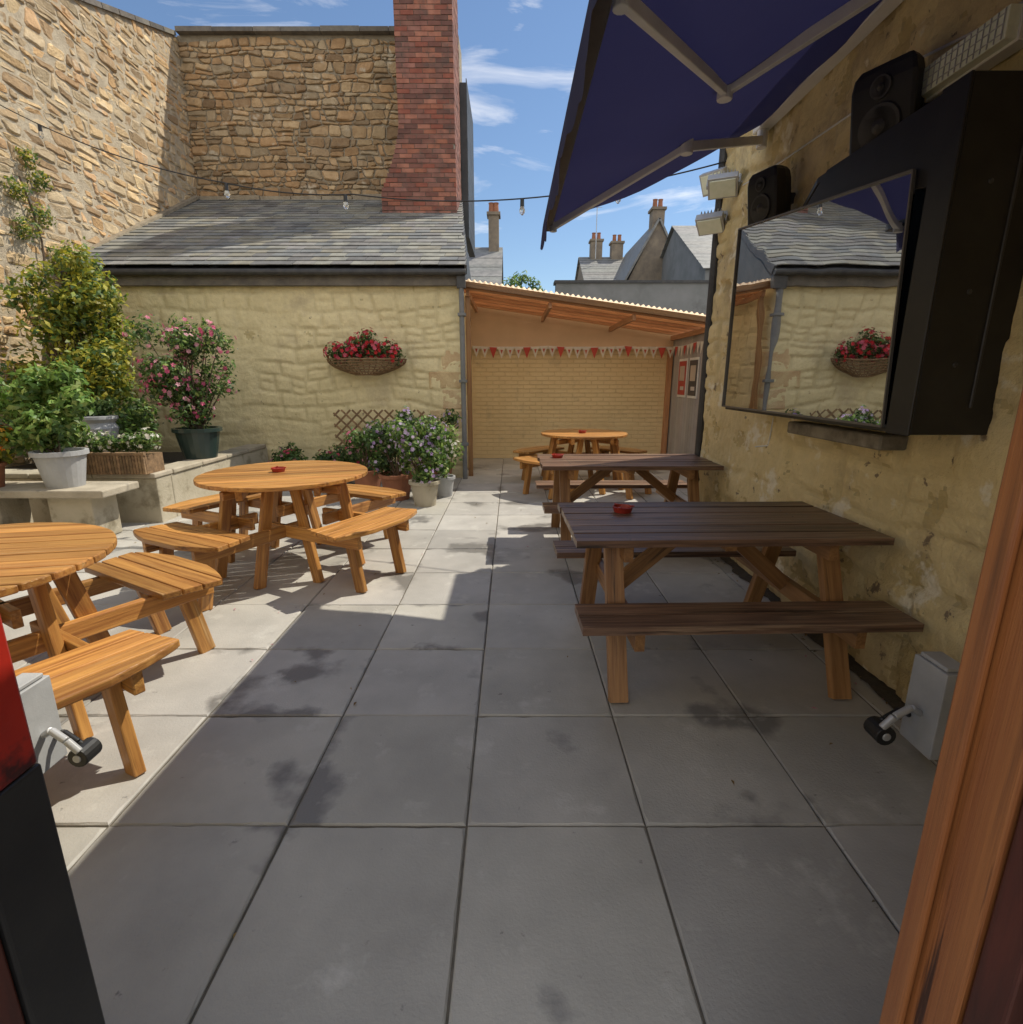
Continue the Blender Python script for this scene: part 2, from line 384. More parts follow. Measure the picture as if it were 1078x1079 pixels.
# ------------------------------------------------------------------ lumpy painted masonry
def h1(*a):
    return (math.sin(sum(x*k for x,k in zip(a,(127.1,311.7,74.7))))*43758.5453)%1.0
def sstep(x): x=max(0,min(1,x)); return x*x*(3-2*x)
def lump(a,b,seed,rowh,wbase,amp,th):
    bb=b+.12*noise.noise(V((a*.8,b*.8,seed)))+.04*noise.noise(V((a*3,b*3,seed+2)))
    row=math.floor(bb/rowh); fb=bb/rowh-row
    w=wbase*(.6+1.0*h1(row,seed)); aa=a+h1(row,seed+3)*w+.08*noise.noise(V((a*1.6,b*1.6,seed+9)))
    cl=math.floor(aa/w); fa=aa/w-cl
    hs=.5+.3*(h1(row,cl,seed+1)-.5)
    if h1(cl,row,seed+6)<.35: fb=(fb/hs if fb<hs else (fb-hs)/(1-hs))
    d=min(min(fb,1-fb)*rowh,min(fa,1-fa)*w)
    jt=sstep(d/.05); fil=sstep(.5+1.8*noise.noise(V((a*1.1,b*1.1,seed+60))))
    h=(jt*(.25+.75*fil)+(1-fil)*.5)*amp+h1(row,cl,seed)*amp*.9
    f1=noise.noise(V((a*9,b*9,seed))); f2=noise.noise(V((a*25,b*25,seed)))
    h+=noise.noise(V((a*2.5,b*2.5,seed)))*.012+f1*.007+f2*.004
    k=.86+.14*(jt*fil+(1-fil))+.06*f1+.07*f2  # joints darkened in face colour: crevice shade painted in
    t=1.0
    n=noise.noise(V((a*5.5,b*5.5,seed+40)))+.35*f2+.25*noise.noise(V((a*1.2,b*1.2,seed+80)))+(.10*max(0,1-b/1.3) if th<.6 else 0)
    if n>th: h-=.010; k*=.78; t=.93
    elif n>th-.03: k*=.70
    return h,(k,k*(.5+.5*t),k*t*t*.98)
def lumpy(mb,O,A,Nn,L,H,seed,mi=0,res=.024,rowh=.25,wb=.42,amp=.015,th=.65):
    O=V(O);A=V(A);Nn=V(Nn);Z=V((0,0,1)); na=int(L/res); nb=int(H/res)
    vs=[];ks=[]
    for j in range(nb+1):
        for i in range(na+1):
            a=L*i/na; b=H*j/nb; hh,k=lump(a,b,seed,rowh,wb,amp,th)
            dz=max(0,1-(b+.15*noise.noise(V((a*2,0,seed))))/.45)
            k=(k[0]*(1-.35*dz),k[1]*(1-.38*dz),k[2]*(1-.38*dz))
            vs.append(O+A*a+Z*b+Nn*hh); ks.append(k)
    W=na+1; flip=A.cross(Z).dot(Nn)<0; fs=[];cs=[]
    for j in range(nb):
        for i in range(na):
            q=(j*W+i,j*W+i+1,(j+1)*W+i+1,(j+1)*W+i); fs.append(q[::-1] if flip else q); cs.append(ks[q[0]])
    rim=[(i) for i in range(W)],[nb*W+i for i in range(W)],[j*W for j in range(nb+1)],[j*W+na for j in range(nb+1)]
    for rr in rim:
        st=len(vs)
        for idx in rr: vs.append(vs[idx]-Nn*.06)
        for k in range(len(rr)-1): fs.append((rr[k],rr[k+1],st+k+1,st+k)); cs.append((1,1,1))
    mb.add(vs,fs,mi,cs)

WX=1.82
pub=empty('pub_building')
mb=MB()
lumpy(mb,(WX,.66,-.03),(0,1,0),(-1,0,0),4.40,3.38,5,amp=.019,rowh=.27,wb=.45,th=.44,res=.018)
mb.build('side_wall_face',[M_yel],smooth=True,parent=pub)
mb=MB()
mb.bx(WX+.02,WX+.5,-1.0,5.055,-.05,3.33)
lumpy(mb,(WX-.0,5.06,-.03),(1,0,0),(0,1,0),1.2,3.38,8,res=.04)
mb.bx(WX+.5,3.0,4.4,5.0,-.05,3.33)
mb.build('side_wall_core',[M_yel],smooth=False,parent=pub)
mb=MB()
mb.bx(WX-.02,WX+.12,.5,5.12,3.335,3.45,0)
mb.cyl((WX-.06,.5,3.43),(WX-.06,5.15,3.43),.055,n=12,mi=0)
mb.add([(WX-.04,.4,3.46),(WX-.04,5.15,3.46),(5.5,5.15,4.9),(5.5,.4,4.9)],[(0,3,2,1)],1)
mb.add([(WX+.02,5.08,3.33),(5.5,5.08,3.33),(5.5,5.08,4.88)],[(0,1,2)],2)
mb.build('side_eaves_and_roof',[M_iron,M_slate,M_yelp],parent=pub)
mb=MB()
mb.bx(-6.18,-.80,.54,.64,-.05,3.4); mb.bx(.76,1.80,.54,.64,-.05,3.4); mb.bx(-.80,.76,.54,.64,2.12,3.4)
mb.build('doorway_wall',[M_yelp],parent=pub)
mb=MB()
mb.bx(.62,.75,.552,.652,0,2.1,0); mb.bx(.626,.76,.50,.55,0,2.1,1); mb.bx(.606,.618,.618,.652,0,2.1,0)
mb.bx(.70,.80,.42,.498,0,2.1,1)
mb.bx(-.79,-.67,.552,.652,0,.92,2); mb.bx(-.79,-.672,.552,.650,.922,2.1,3)  # lower left jamb coloured black to paint in the shade on it
mb.bx(-.79,-.676,.50,.55,0,2.1,1)
mb.bx(-.79,.76,.50,.652,2.102,2.2,1)
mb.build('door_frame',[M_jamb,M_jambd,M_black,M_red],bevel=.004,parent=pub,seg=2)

# ------------------------------------------------------------------ shed with slate roof
shed=empty('outbuilding')
mb=MB(); FY=8.0
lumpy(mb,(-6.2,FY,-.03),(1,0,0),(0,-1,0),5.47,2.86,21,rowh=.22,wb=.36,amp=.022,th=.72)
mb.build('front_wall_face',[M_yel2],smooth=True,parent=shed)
mb=MB()
mb.bx(-6.2,-.76,FY+.02,11.5,-.05,2.78,0)
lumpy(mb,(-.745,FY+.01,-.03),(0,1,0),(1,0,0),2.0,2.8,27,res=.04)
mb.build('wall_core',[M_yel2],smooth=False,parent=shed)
mb=MB()
z=0.02; k=0
while z<1.75:
    h=R.uniform(.2,.3); w=.46 if k%2 else .27
    if 0.6<z: mb.bx(-.74-w,-.724,FY-.026+R.uniform(-.004,.004),FY+.3,z+.005,z+h-.005,0,vary(.2))
    z+=h; k+=1
mb.build('quoins',[M_quoin],bevel=.02,parent=shed,seg=3)
mb=MB()
e=V((0,7.80,2.93)); tp=V((0,11.62,4.84)); d=(tp-e); Ls=d.length; d.normalize(); nrm=V((0,-d.z,d.y))
if nrm.z<0: nrm=-nrm
ex=.19; rows=int(Ls/ex)+1
xr=lambda y: -.62-.36*(y-7.8)/3.8
mb.add([(-6.2,e.y+.02,e.z-.03),(xr(e.y),e.y+.02,e.z-.03),(xr(tp.y),tp.y,tp.z-.03),(-6.2,tp.y,tp.z-.03)],[(0,1,2,3)],1)
for r in range(rows):
    x=-6.2-(.15 if r%2 else 0)
    while x<-.62:
        w=R.uniform(.22,.34)
        a=max(x,-6.19); p=e+d*(r*ex); bb=min(x+w,xr(p.y))
        if bb-a>.04:
            sk=R.uniform(-.006,.006)
            p=e+d*(r*ex+R.uniform(-.008,.004))+nrm*(.022+R.uniform(0,.005)); q=e+d*(r*ex+ex*1.6)+nrm*.004
            m=(a+bb)/2
            mb.beam((m+sk,p.y,p.z),(m,q.y,q.z),bb-a-.004,.010,0,R.choice([vary(.14),vary(.22),(.8,.85,.9),(1.2,1.2,1.1),(1.1,1.05,.9),(.7,.7,.72)]),up=nrm)
        x+=w
mb.add([(-.745,8.0,2.77),(-.745,9.9,2.77),(xr(9.9),9.9,3.95),(xr(8.0),8.0,3.0)],[(0,1,2,3)],2)
mb.add([(-.745,9.9,2.77),(-.745,11.6,2.77),(xr(11.6),11.6,4.8),(xr(9.9),9.9,3.95)],[(0,1,2,3)],2)
for k in range(14):
    ya_=7.82+k*.27; yb_=ya_+.265
    zf=lambda y: e.z+(y-e.y)*(tp.z-e.z)/(tp.y-e.y)
    mb.beam((xr(ya_)+.0,ya_,zf(ya_)-.05),(xr(yb_)+.0,yb_,zf(yb_)-.05),.03,.12,1)
mb.build('slate_roof',[M_slate,M_iron,M_slated],parent=shed)
mb=MB()
mb.bx(-6.15,-.66,7.88,7.965,2.70,2.88,2)
mb.cyl((-6.15,7.80,2.86),(-.62,7.80,2.86),.042,n=12,mi=0)
mb.cyl((-.69,7.86,0),(-.69,7.86,2.84),.036,n=12,mi=1)
mb.bx(-.75,-.63,7.82,7.90,2.66,2.86,0)
for z in (.5,1.4,2.3): mb.bx(-.745,-.635,7.81,7.93,z,z+.04,1)
mb.build('gutter_and_downpipe',[M_iron,M_grey,M_coping],parent=shed,bevel=.003)
mb=MB()
mb.beam((-6.15,e.y+.1,e.z+.05),(-6.15,tp.y-.05,tp.z+.05),.14,.05,0,g(.7))
x=-6.1
while x<-2.4: mb.bx(x,x+.58,11.58,11.655,4.80,4.93+R.uniform(-.02,.02),0,g(.75)); x+=.6
mb.build('mortar_fillet',[M_mortar],parent=shed)

# ------------------------------------------------------------------ back wall & lean-to shelter
mb=MB()
mb.bx(-.74,2.95,10.0,10.25,-.05,1.98,0)
mb.add([(-.78,10.0,1.982),(2.95,10.0,1.982),(2.95,10.0,2.24),(-.78,10.0,2.74)],[(0,1,2,3)],1)
mb.add([(-.78,10.2,1.982),(2.95,10.2,1.982),(2.95,10.2,2.24),(-.78,10.2,2.74)],[(3,2,1,0)],1)
mb.bx(-.70,2.86,9.95,9.998,1.975,2.01,2)
mb.bx(2.80,2.88,9.90,9.998,0,1.955,3)
mb.build('painted_brick_wall',[M_pbrick,M_peach,M_white,M_woodO])
mb=MB()
y=5.1
while y<10.0:
    mb.bx(2.90,2.925,y,y+.115,0,2.2,0,vary(.15)); y+=.12
mb.bx(2.93,2.97,5.1,10,0,2.2,0,g(.5))
mb.build('board_fence',[M_gpaint],bevel=.003)
lt=empty('lean_to_shelter')
zl=lambda x: 2.80-(x+.75)*(.50/3.65)
mb=MB()
y=8.02
while y<9.98:
    mb.beam((-.70,y,zl(-.7)-.035),(2.95,y,zl(2.95)-.035),.048,.022,0,vary(.35)); y+=.135
for y in (8.06,8.42,8.78,9.14,9.50,9.86):
    mb.beam((-.70,y,zl(-.7)-.08),(2.95,y,zl(2.95)-.08),.045,.06,0,vary(.2))
for x in (-.62,.55,1.75,2.86):
    mb.beam((x,8.05,zl(x)-.155),(x,9.98,zl(x)-.155),.045,.08,0,g(.75))
mb.build('rafters_and_battens',[M_woodO],parent=lt,bevel=.003)
mb=MB(); mb.beam((-.75,7.985,zl(-.75)-.05),(3.05,7.985,zl(3.05)-.05),.025,.075,1,g(.6))
mb.bx(-.66,-.59,8.10,8.17,0,2.6,1); mb.bx(2.82,2.89,8.10,8.17,0,2.16,1)
mb.build('fascia_and_posts',[M_white,M_woodM],parent=lt,bevel=.003)
mb=MB(); vs=[];nx=300
for i in range(nx+1):
    x=-.76+3.82*i/nx; dz=.014*math.sin(x*2*math.pi/.076)
    for y in (7.93,10.3): vs.append((x,y,zl(x)+dz+.004+(y-7.93)*.01))
mb.add(vs,[(2*i,2*i+2,2*i+3,2*i+1) for i in range(nx)],0)
mb.build('corrugated_roof',[M_poly],smooth=True,parent=lt)
mb=MB(); k=0
pts=[V((-.70+.15*i, 9.90-.0, 2.02-.03*abs(math.sin(i*.35)))) for i in range(25)]
mb.tube(pts,.004,5,1)
for a,b_ in zip(pts[:-1],pts[1:]):
    m=(a+b_)/2; tw=R.uniform(-.02,.02)
    c=[(.8,.78,.74),(.78,.74,.70),(.60,.10,.08),(.8,.77,.70)][k%4]; k+=1
    mb.add([a+V((.006,-.004,0)),b_+V((-.006,-.004,0)),m+V((0,-.01+tw,-.19))],[(0,2,1)],0,c)
    if c[1]>.5:
        mb.add([a.lerp(b_,.34)+V((0,-.010,-.04)),a.lerp(b_,.66)+V((0,-.010,-.04)),m+V((0,-.016+tw*.6,-.11))],[(0,2,1)],0,(.55,.14,.10))
pp=[V((2.87,9.93-.16*i,2.01-.02*abs(math.sin(i*.4)))) for i in range(26)]
mb.tube(pp,.004,5,1)
for a,b_ in zip(pp[:-1],pp[1:]):
    m=(a+b_)/2; c=[(.8,.78,.72),(.60,.10,.08),(.8,.78,.74)][k%3]; k+=1
    mb.add([a,b_,m+V((-.01,0,-.18))],[(0,2,1)],0,c)
mb.build('bunting',[leafmat('bunting_cloth',.25,.9),M_white])
for nm,y,c in (('poster',9.3,(.45,.05,.04)),('poster',8.75,(.05,.05,.06))):
    mb=MB(); mb.bx(2.885,2.897,y-.22,y+.22,1.15,1.78,0,(1,1,1)); mb.bx(2.880,2.884,y-.19,y+.19,1.19,1.74,1,c)
    mb.bx(2.876,2.879,y-.13,y+.12,1.42,1.66,1,(.5,.42,.35)); mb.bx(2.876,2.879,y-.13,y+.05,1.27,1.33,1,(.55,.5,.48))
    mb.build(nm,[M_white,leafmat('poster_print_'+str(y),.0,.4)])

# ------------------------------------------------------------------ awning
aw=empty('awning')
mb=MB(); Y0,Y1=.72,4.18
def awp(s,y):
    return V((1.78+(0.25-1.78)*s,y,3.17+(2.50-3.17)*s-.05*math.sin(math.pi*s)))
nu,nv=14,40; vs=[]
for i in range(nu+1):
    for j in range(nv+1):
        y=Y0+(Y1-Y0)*j/nv
        vs.append(awp(i/nu,y)+V((0,0,.006*math.sin(y*9+i*.6)+.016*noise.noise(V((y*2,i*.3,1))))))
fs=[(i*(nv+1)+j,i*(nv+1)+j+1,(i+1)*(nv+1)+j+1,(i+1)*(nv+1)+j) for i in range(nu) for j in range(nv)]
mb.add(vs,fs,0)
n=170; vs=[]
for i in range(n+1):
    y=Y0+(Y1-Y0)*i/n; sc_=.15+.03*abs(math.sin(math.pi*y/.23))
    wv=.012*math.sin(y*7)
    vs+=[(.222,y,2.50),(.214+wv,y,2.50-sc_)]
mb.add(vs,[(2*i,2*i+1,2*i+3,2*i+2) for i in range(n)],0)
mb.build('canopy_fabric',[M_awn],smooth=True,parent=aw)
mb=MB()
mb.bx(.225,.285,Y0,Y1+.02,2.475,2.525,0)
mb.bx(1.70,1.79,Y0,Y1+.12,3.12,3.24,1)
mb.build('front_bar_and_cassette',[M_iron,M_white],parent=aw,bevel=.006)
mb=MB()
for (a,el,f) in (((1.74,4.22,3.06),(1.02,3.52,2.76),(.29,4.06,2.47)),((1.70,2.45,3.06),(1.0,2.9,2.76),(.30,1.75,2.46))):
    mb.beam(a,el,.035,.05,0); mb.beam(el,f,.03,.04,0); mb.cyl(V(el)+V((0,0,-.04)),V(el)+V((0,0,.04)),.035,n=12,mi=0)
    mb.cyl(V(a)+V((0,0,-.05)),V(a)+V((0,0,.06)),.035,n=12,mi=0)
    mb.cyl(V(f)+V((0,0,-.03)),V(f)+V((0,0,.03)),.025,n=12,mi=0)
mb.build('folding_arms',[M_white],parent=aw,bevel=.004,seg=2)

# ------------------------------------------------------------------ TV cabinet
tv=empty('television_cabinet')
mb=MB(); xa,xb=1.50,1.80; ya,yb=2.02,3.84; za,zb=1.245,2.42
mb.bx(xa,xb,ya,ya+.03,za,zb,0)
mb.bx(xa+.16,xb,yb-.03,yb,za,zb-.1,0)
mb.bx(xa,xb,ya+.03,yb-.03,za-.0,za+.03,0)
mb.add([(xa+.02,ya+.03,zb),(xb,ya+.03,zb),(xb,yb-.2,zb),(xa+.26,yb-.2,zb),(xa+.02,ya+.95,zb)]+[(xa+.02,ya+.03,zb-.03),(xb,ya+.03,zb-.03),(xb,yb-.2,zb-.03),(xa+.26,yb-.2,zb-.03),(xa+.02,ya+.95,zb-.03)],
       [(0,1,2,3,4),(9,8,7,6,5),(0,4,9,5),(4,3,8,9),(3,2,7,8),(2,1,6,7),(1,0,5,6)],0)
mb.bx(xb-.03,xb,ya+.03,yb-.03,za+.03,zb-.04,0)
mb.bx(xa-.012,xa+.0,ya-.004,ya+.12,za-.004,zb,0)
P_=[(ya+.12,zb-.30),(ya+.12,zb-.002),(2.86,zb-.002),(3.05,zb-.13)]
mb.add([(xa+.004,y,z) for y,z in P_]+[(xa+.02,y,z) for y,z in P_],[(0,1,2,3),(7,6,5,4),(0,4,5,1),(1,5,6,2),(2,6,7,3),(3,7,4,0)],0)
mb.bx(xb-.16,xb-.035,2.32,3.66,1.40,2.20,1)
for z in (1.50,1.75,2.1): mb.cyl((xa+.12,ya-.004,z),(xa+.12,ya+.002,z),.010,n=10,mi=2)
mb.bx(xa+.20,xa+.212,ya-.006,ya+.002,za+.1,zb-.1,2)
mb.build('cabinet_body',[M_black,M_black,M_iron],parent=tv,bevel=.003)
mb=MB()
gl_=[(ya+.14,za+.02),(yb-.01,za+.02),(yb-.01,zb-.02),(ya+.20,zb-.22)]
vs=[(xa-.006,y,z) for y,z in gl_]+[(xa+.002,y,z) for y,z in gl_]
mb.add(vs,[(0,3,2,1),(4,5,6,7),(0,1,5,4),(1,2,6,5),(2,3,7,6),(3,0,4,7)],0)
mb.build('cover_glass',[M_tv],parent=tv)
mb=MB()
for a,b_ in zip(gl_,gl_[1:]+gl_[:1]): mb.beam((xa-.012,a[0],a[1]),(xa-.012,b_[0],b_[1]),.008,.011,0,up=(1,0,0))
mb.build('glass_edge_trim',[simple('trim',(.14,.13,.12),.4)],parent=tv)
mb=MB(); mb.bx(1.69,1.825,2.45,3.30,1.13,1.20,0)
mb.build('wall_shelf',[M_ledge],bevel=.008)

def speaker(c,yaw,tilt,S=1):
    mb=MB(); M=Matrix.Translation(c)@Matrix.Rotation(rad(yaw),4,'Z')@Matrix.Rotation(rad(tilt),4,'Y')@Matrix.Scale(S,4)
    prof=[(-.11,-.13),(-.10,-.145),(.0,-.125),(.10,-.08),(.12,-.05),(.12,.05),(.10,.08),(.0,.125),(-.10,.145),(-.11,.13)]
    zs=[(-.205,.80),(-.195,.93),(-.16,1),(.12,1),(.17,.93),(.195,.78)]
    vs=[M@V((-.02+(x+.02)*k,y*k,z)) for z,k in zs for x,y in prof]; n=len(prof); fs=[tuple(range(n-1,-1,-1)),tuple((len(zs)-1)*n+i for i in range(n))]
    for r in range(len(zs)-1):
        for i in range(n): fs.append((r*n+i,r*n+(i+1)%n,(r+1)*n+(i+1)%n,(r+1)*n+i))
    mb.add(vs,fs,0)
    for (z,r) in ((-.06,.10),(.10,.05)):
        mb.cyl(M@V((-.108,0,z)),M@V((-.122,0,z)),r*S,r*.95*S,24,1)
        mb.cyl(M@V((-.122,0,z)),M@V((-.118,0,z)),r*.82*S,r*.78*S,24,0)
        mb.cyl(M@V((-.12,0,z)),M@V((-.135,0,z)),r*.35*S,r*.1*S,16,1)
    mb.beam(M@V((.1,0,0)),V((1.83,c[1],c[2])),.04,.06,1)
    mb.build('loudspeaker',[M_black,M_iron],bevel=.006,seg=2)
speaker((1.655,2.66,2.57),28,-10,.90); speaker((1.67,3.80,2.57),20,-8,.84)

mb=MB(); M=Matrix.Translation((1.755,2.36,2.63))
mb.box((.06,.42,.12),M,0); mb.box((.05,.40,.10),M@Matrix.Translation((-.045,0,0)),1)
for k in range(14): mb.box((.004,.005,.095),M@Matrix.Translation((-.072,-.185+k*.0285,0)),2)
for z in (-.03,0,.03): mb.box((.004,.38,.004),M@Matrix.Translation((-.074,0,z)),2)
mb.build('bulkhead_light',[M_white,M_lens,M_alu],bevel=.008,seg=2)
def flood(c,yaw,tilt):
    mb=MB(); M=Matrix.Translation(c)@Matrix.Rotation(rad(yaw),4,'Z')@Matrix.Rotation(rad(tilt),4,'X')
    mb.box((.22,.06,.17),M,0); mb.box((.19,.01,.14),M@Matrix.Translation((0,-.034,0)),1)
    for k in range(7): mb.box((.006,.05,.15),M@Matrix.Translation((-.08+k*.027,.05,0)),0)
    for s in (-1,1): mb.beam(M@V((s*.12,0,0)),M@V((s*.12,.10,.0)),.012,.03,0)
    mb.beam(M@V((-.12,.10,0)),M@V((.12,.10,0)),.012,.03,0)
    mb.beam(M@V((0,.10,0)),V((1.83,c[1],c[2]+.02)),.02,.02,0)
    mb.build('floodlight',[M_alu,M_lens],bevel=.006,seg=2)
flood((1.66,4.68,2.92),-25,50); flood((1.70,5.0,3.05),-50,30); flood((1.68,4.95,2.72),-35,55)
mb=MB(); mb.cyl((1.80,5.11,0),(1.80,5.11,3.4),.04,n=12,mi=0)
mb.build('downpipe',[M_iron])
mb=MB(); mb.tube([V((1.785,4.6,2.9)),V((1.785,4.2,2.86)),V((1.785,3.9,2.84)),V((1.785,3.2,2.80)),V((1.785,2.8,2.82)),V((1.785,2.4,2.74))],.006,6,0)
mb.tube([V((1.80,3.7,1.27)),V((1.79,3.72,1.0)),V((1.785,3.9,.97))],.005,6,0)
mb.build('wall_cable',[M_white])

# ------------------------------------------------------------------ rectangular picnic tables
def picnic(name,cx,cy,L,yaw,top,leg):
    mb=MB(); B=Matrix.Translation((cx,cy,0))@Matrix.Rotation(rad(yaw),4,'Z')
    def P(x,y,z): return B@V((x,y,z))
    n=6; w=.116; gp=.010; W=n*w+(n-1)*gp
    for i in range(n):
        y=-W/2+w/2+i*(w+gp); dl=R.uniform(-.006,.006)
        mb.beam(P(-L/2+dl,y,.735+R.uniform(-.002,.002)),P(L/2+dl,y,.735+R.uniform(-.002,.002)),w,.034,0,vary(.35),up=(0,0,1))
        for e_ in (-1,1):
            for dd in (-.03,.03): mb.cyl(P(e_*(L/2-.246),y+dd,.7515),P(e_*(L/2-.246),y+dd,.7535),.005,n=7,mi=2,col=g(.4))
    for s in (-1,1):
        for k in range(2):
            y=s*(.40+k*.128+.03); mb.beam(P(-L/2,y,.432),P(L/2,y,.432),.12,.036,0,vary(.25))
        for e_ in (-1,1):
            x=e_*(L/2-.20)
            mb.beam(P(x,s*.47,0.005),P(x,s*.20,.70),.045,.085,1,vary(.2),up=tuple((B.to_3x3()@V((1,0,0)))))
    for e_ in (-1,1):
        x=e_*(L/2-.20)
        mb.beam(P(x+e_*-.046,-.60,.372),P(x+e_*-.046,.60,.372),.042,.085,1,vary(.2))
        mb.beam(P(x+e_*-.046,-.34,.676),P(x+e_*-.046,.34,.676),.042,.08,1,vary(.2))
        mb.beam(P(x-e_*.07,0,.39),P(e_*.10,0,.70),.05,.075,1,vary(.2))
        for s in (-1,1):
            mb.cyl(P(x+e_*.024,s*.36,.372),P(x+e_*.032,s*.36,.372),.012,n=8,mi=2)
            mb.cyl(P(x+e_*.024,s*.22,.676),P(x+e_*.032,s*.22,.676),.012,n=8,mi=2)
    mb.beam(P(0,-.33,.70),P(0,.33,.70),.05,.034,1)
    return mb.build(name,[top,leg,M_alu],bevel=.006,seg=2)
picnic('picnic_table',1.00,2.66,1.44,1.5,M_woodD,M_woodM)
picnic('picnic_table',1.00,4.73,1.50,1.0,M_woodD,M_woodM)

# ------------------------------------------------------------------ round picnic tables
def roundtable(cx,cy,yaw,mt,rt=.62,pl=17):
    mb=MB(); B=Matrix.Translation((cx,cy,0))@Matrix.Rotation(rad(yaw),4,'Z')
    n=13; gp=.007; tot=2*rt; w=(tot-(n-1)*gp)/n
    T=B@Matrix.Rotation(rad(pl-yaw),4,'Z')@Matrix.Translation((0,0,.715))
    for i in range(n):
        y0=-rt+i*(w+gp); y1=y0+w; pr=[];
        for k in range(5):
            y=y0+(y1-y0)*k/4; pr.append((math.sqrt(max(rt*rt-y*y,.0006)),y))
        poly=pr+[(-x,y) for x,y in reversed(pr)]
        mb.prism(poly,T@Matrix.Translation((0,0,R.uniform(-.001,.001))),.032,0,vary(.3))
    for s in (-1,1):
        mb.beam(T@V((s*.25,-.52,-.035)),T@V((s*.25,.52,-.035)),.045,.07,0,vary(.2))
    for q in range(4):
        A=B@Matrix.Rotation(rad(45+90*q),4,'Z')
        T2=A@Matrix.Translation((0,0,.425)); Ro=1.02
        xs=.65; ww=.084
        for k in range(4):
            xA=xs+k*(ww+.007); xB=xA+ww
            if xB>Ro-.01: xB=Ro-.02
            pr=[]
            for j in range(4):
                x=xA+(xB-xA)*j/3; hl=min(.26+x*.20,math.sqrt(max(Ro*Ro-x*x,0.001)))
                pr.append((x,hl))
            poly=[(hl,x) for x,hl in pr]+[(-hl,x) for x,hl in reversed(pr)]
            mb.prism(poly,T2@Matrix.Rotation(rad(-90),4,'Z'),.034,0,vary(.3))
        for s in (-1,1):
            t=s*.26
            mb.beam(A@V((.10,t,.375)),A@V((.96,t,.375)),.04,.09,0,vary(.25))
            mb.beam(A@V((.91,t-s*.042,.0)),A@V((.83,t-s*.042,.40)),.08,.042,0,vary(.25),up=tuple((A.to_3x3()@V((0,1,0)))))
            mb.beam(A@V((.50,t-s*.042,.0)),A@V((.34,t-s*.042,.70)),.08,.042,0,vary(.25),up=tuple((A.to_3x3()@V((0,1,0)))))
        mb.beam(A@V((.12,0,.66)),A@V((.55,0,.66)),.045,.06,0)
    mb.build('round_picnic_table',[mt],bevel=.006,seg=2)
roundtable(-1.76,4.10,18,M_woodL,.62,17)
roundtable(-2.32,1.99,15,M_woodL,.62,12)
roundtable(.98,7.26,0,M_woodL,.58,5)

def ashtray(x,y,z=.753):
    mb=MB(); mb.lathe((x,y,z),[(.045,0),(.055,.03),(.050,.032),(.042,.012),(.01,.010)],20,0)
    for k in range(3):
        t=k*2.1; mb.box((.02,.012,.006),Matrix.Translation((x+math.cos(t)*.052,y+math.sin(t)*.052,z+.033))@Matrix.Rotation(t,4,'Z'),0)
    mb.build('ashtray',[M_tray],smooth=False)
ashtray(.60,2.80); ashtray(-1.82,4.12,.749); ashtray(.42,4.85); ashtray(.95,7.2,.749)

# ------------------------------------------------------------------ plants
def leaves(mb,n,cl,size,pal,mi=0,flat=.3,asp=.45):
    wts=[r*r for c,r in cl]
    for _ in range(n):
        c,r=R.choices(cl,wts)[0]
        d=V((R.gauss(0,1),R.gauss(0,1),R.gauss(0,1))).normalized()
        p=V(c)+d*r*(R.random()**.45)*R.uniform(.8,1.2)
        nn=(d*.7+V((0,0,flat))+V((R.gauss(0,.5),R.gauss(0,.5),R.gauss(0,.5)))).normalized()
        a=nn.orthogonal().normalized(); t=R.uniform(0,6.28); b_=nn.cross(a)
        a,b_=a*math.cos(t)+b_*math.sin(t), b_*math.cos(t)-a*math.sin(t)
        s=size*R.uniform(.6,1.3); w=s*asp
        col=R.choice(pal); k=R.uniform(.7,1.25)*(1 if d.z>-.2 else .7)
        mb.add([p-a*s*.5,p+b_*w*.5+nn*w*.15,p+a*s*.5-nn*s*.12,p-b_*w*.5+nn*w*.15],[(0,1,3),(1,2,3)],mi,(col[0]*k,col[1]*k,col[2]*k))
def flowers(mb,n,cl,size,pal,mi=1,out=.85):
    wts=[r*r for c,r in cl]
    for _ in range(n):
        c,r=R.choices(cl,wts)[0]
        d=V((R.gauss(0,1),R.gauss(0,1)-.5,R.gauss(0,1)+.3)).normalized()
        p=V(c)+d*r*R.uniform(out,1.12); col=R.choice(pal)
        a=d.orthogonal().normalized(); b_=d.cross(a); m=R.choice([5,6]); t0=R.random()*6
        for q in range(m):
            t=t0+q*6.283/m; u=a*math.cos(t)+b_*math.sin(t); w=d.cross(u); k=R.uniform(.8,1.15)
            mb.add([p,p+u*size*.5+w*size*.3+d*size*.15,p+u*size*.9+d*size*.1*R.uniform(-1,2),p+u*size*.5-w*size*.3+d*size*.15],[(0,1,2,3)],mi,(col[0]*k,col[1]*k,col[2]*k))
def clumps(c,rx,ry,rz,n,r0,r1):
    out=[]
    for _ in range(n):
        d=V((R.gauss(0,1),R.gauss(0,1),R.gauss(0,1))).normalized()*R.random()**.4
        out.append((V((c[0]+d.x*rx,c[1]+d.y*ry,c[2]+d.z*rz)),R.uniform(r0,r1)))
    return out
def stems(mb,base,cl,r,mi=2):
    base=V(base)
    for c,rr in cl:
        mid=base.lerp(c,.5)+V((R.uniform(-.06,.06),R.uniform(-.06,.06),.05))
        mb.cyl(base,mid,r,r*.7,6,mi,cap=False); mb.cyl(mid,c,r*.7,r*.25,6,mi,cap=False)
G_y=[(.44,.42,.05),(.34,.38,.05),(.52,.47,.06),(.24,.30,.05)]
G_g=[(.10,.19,.05),(.07,.14,.04),(.14,.24,.06),(.18,.26,.07)]
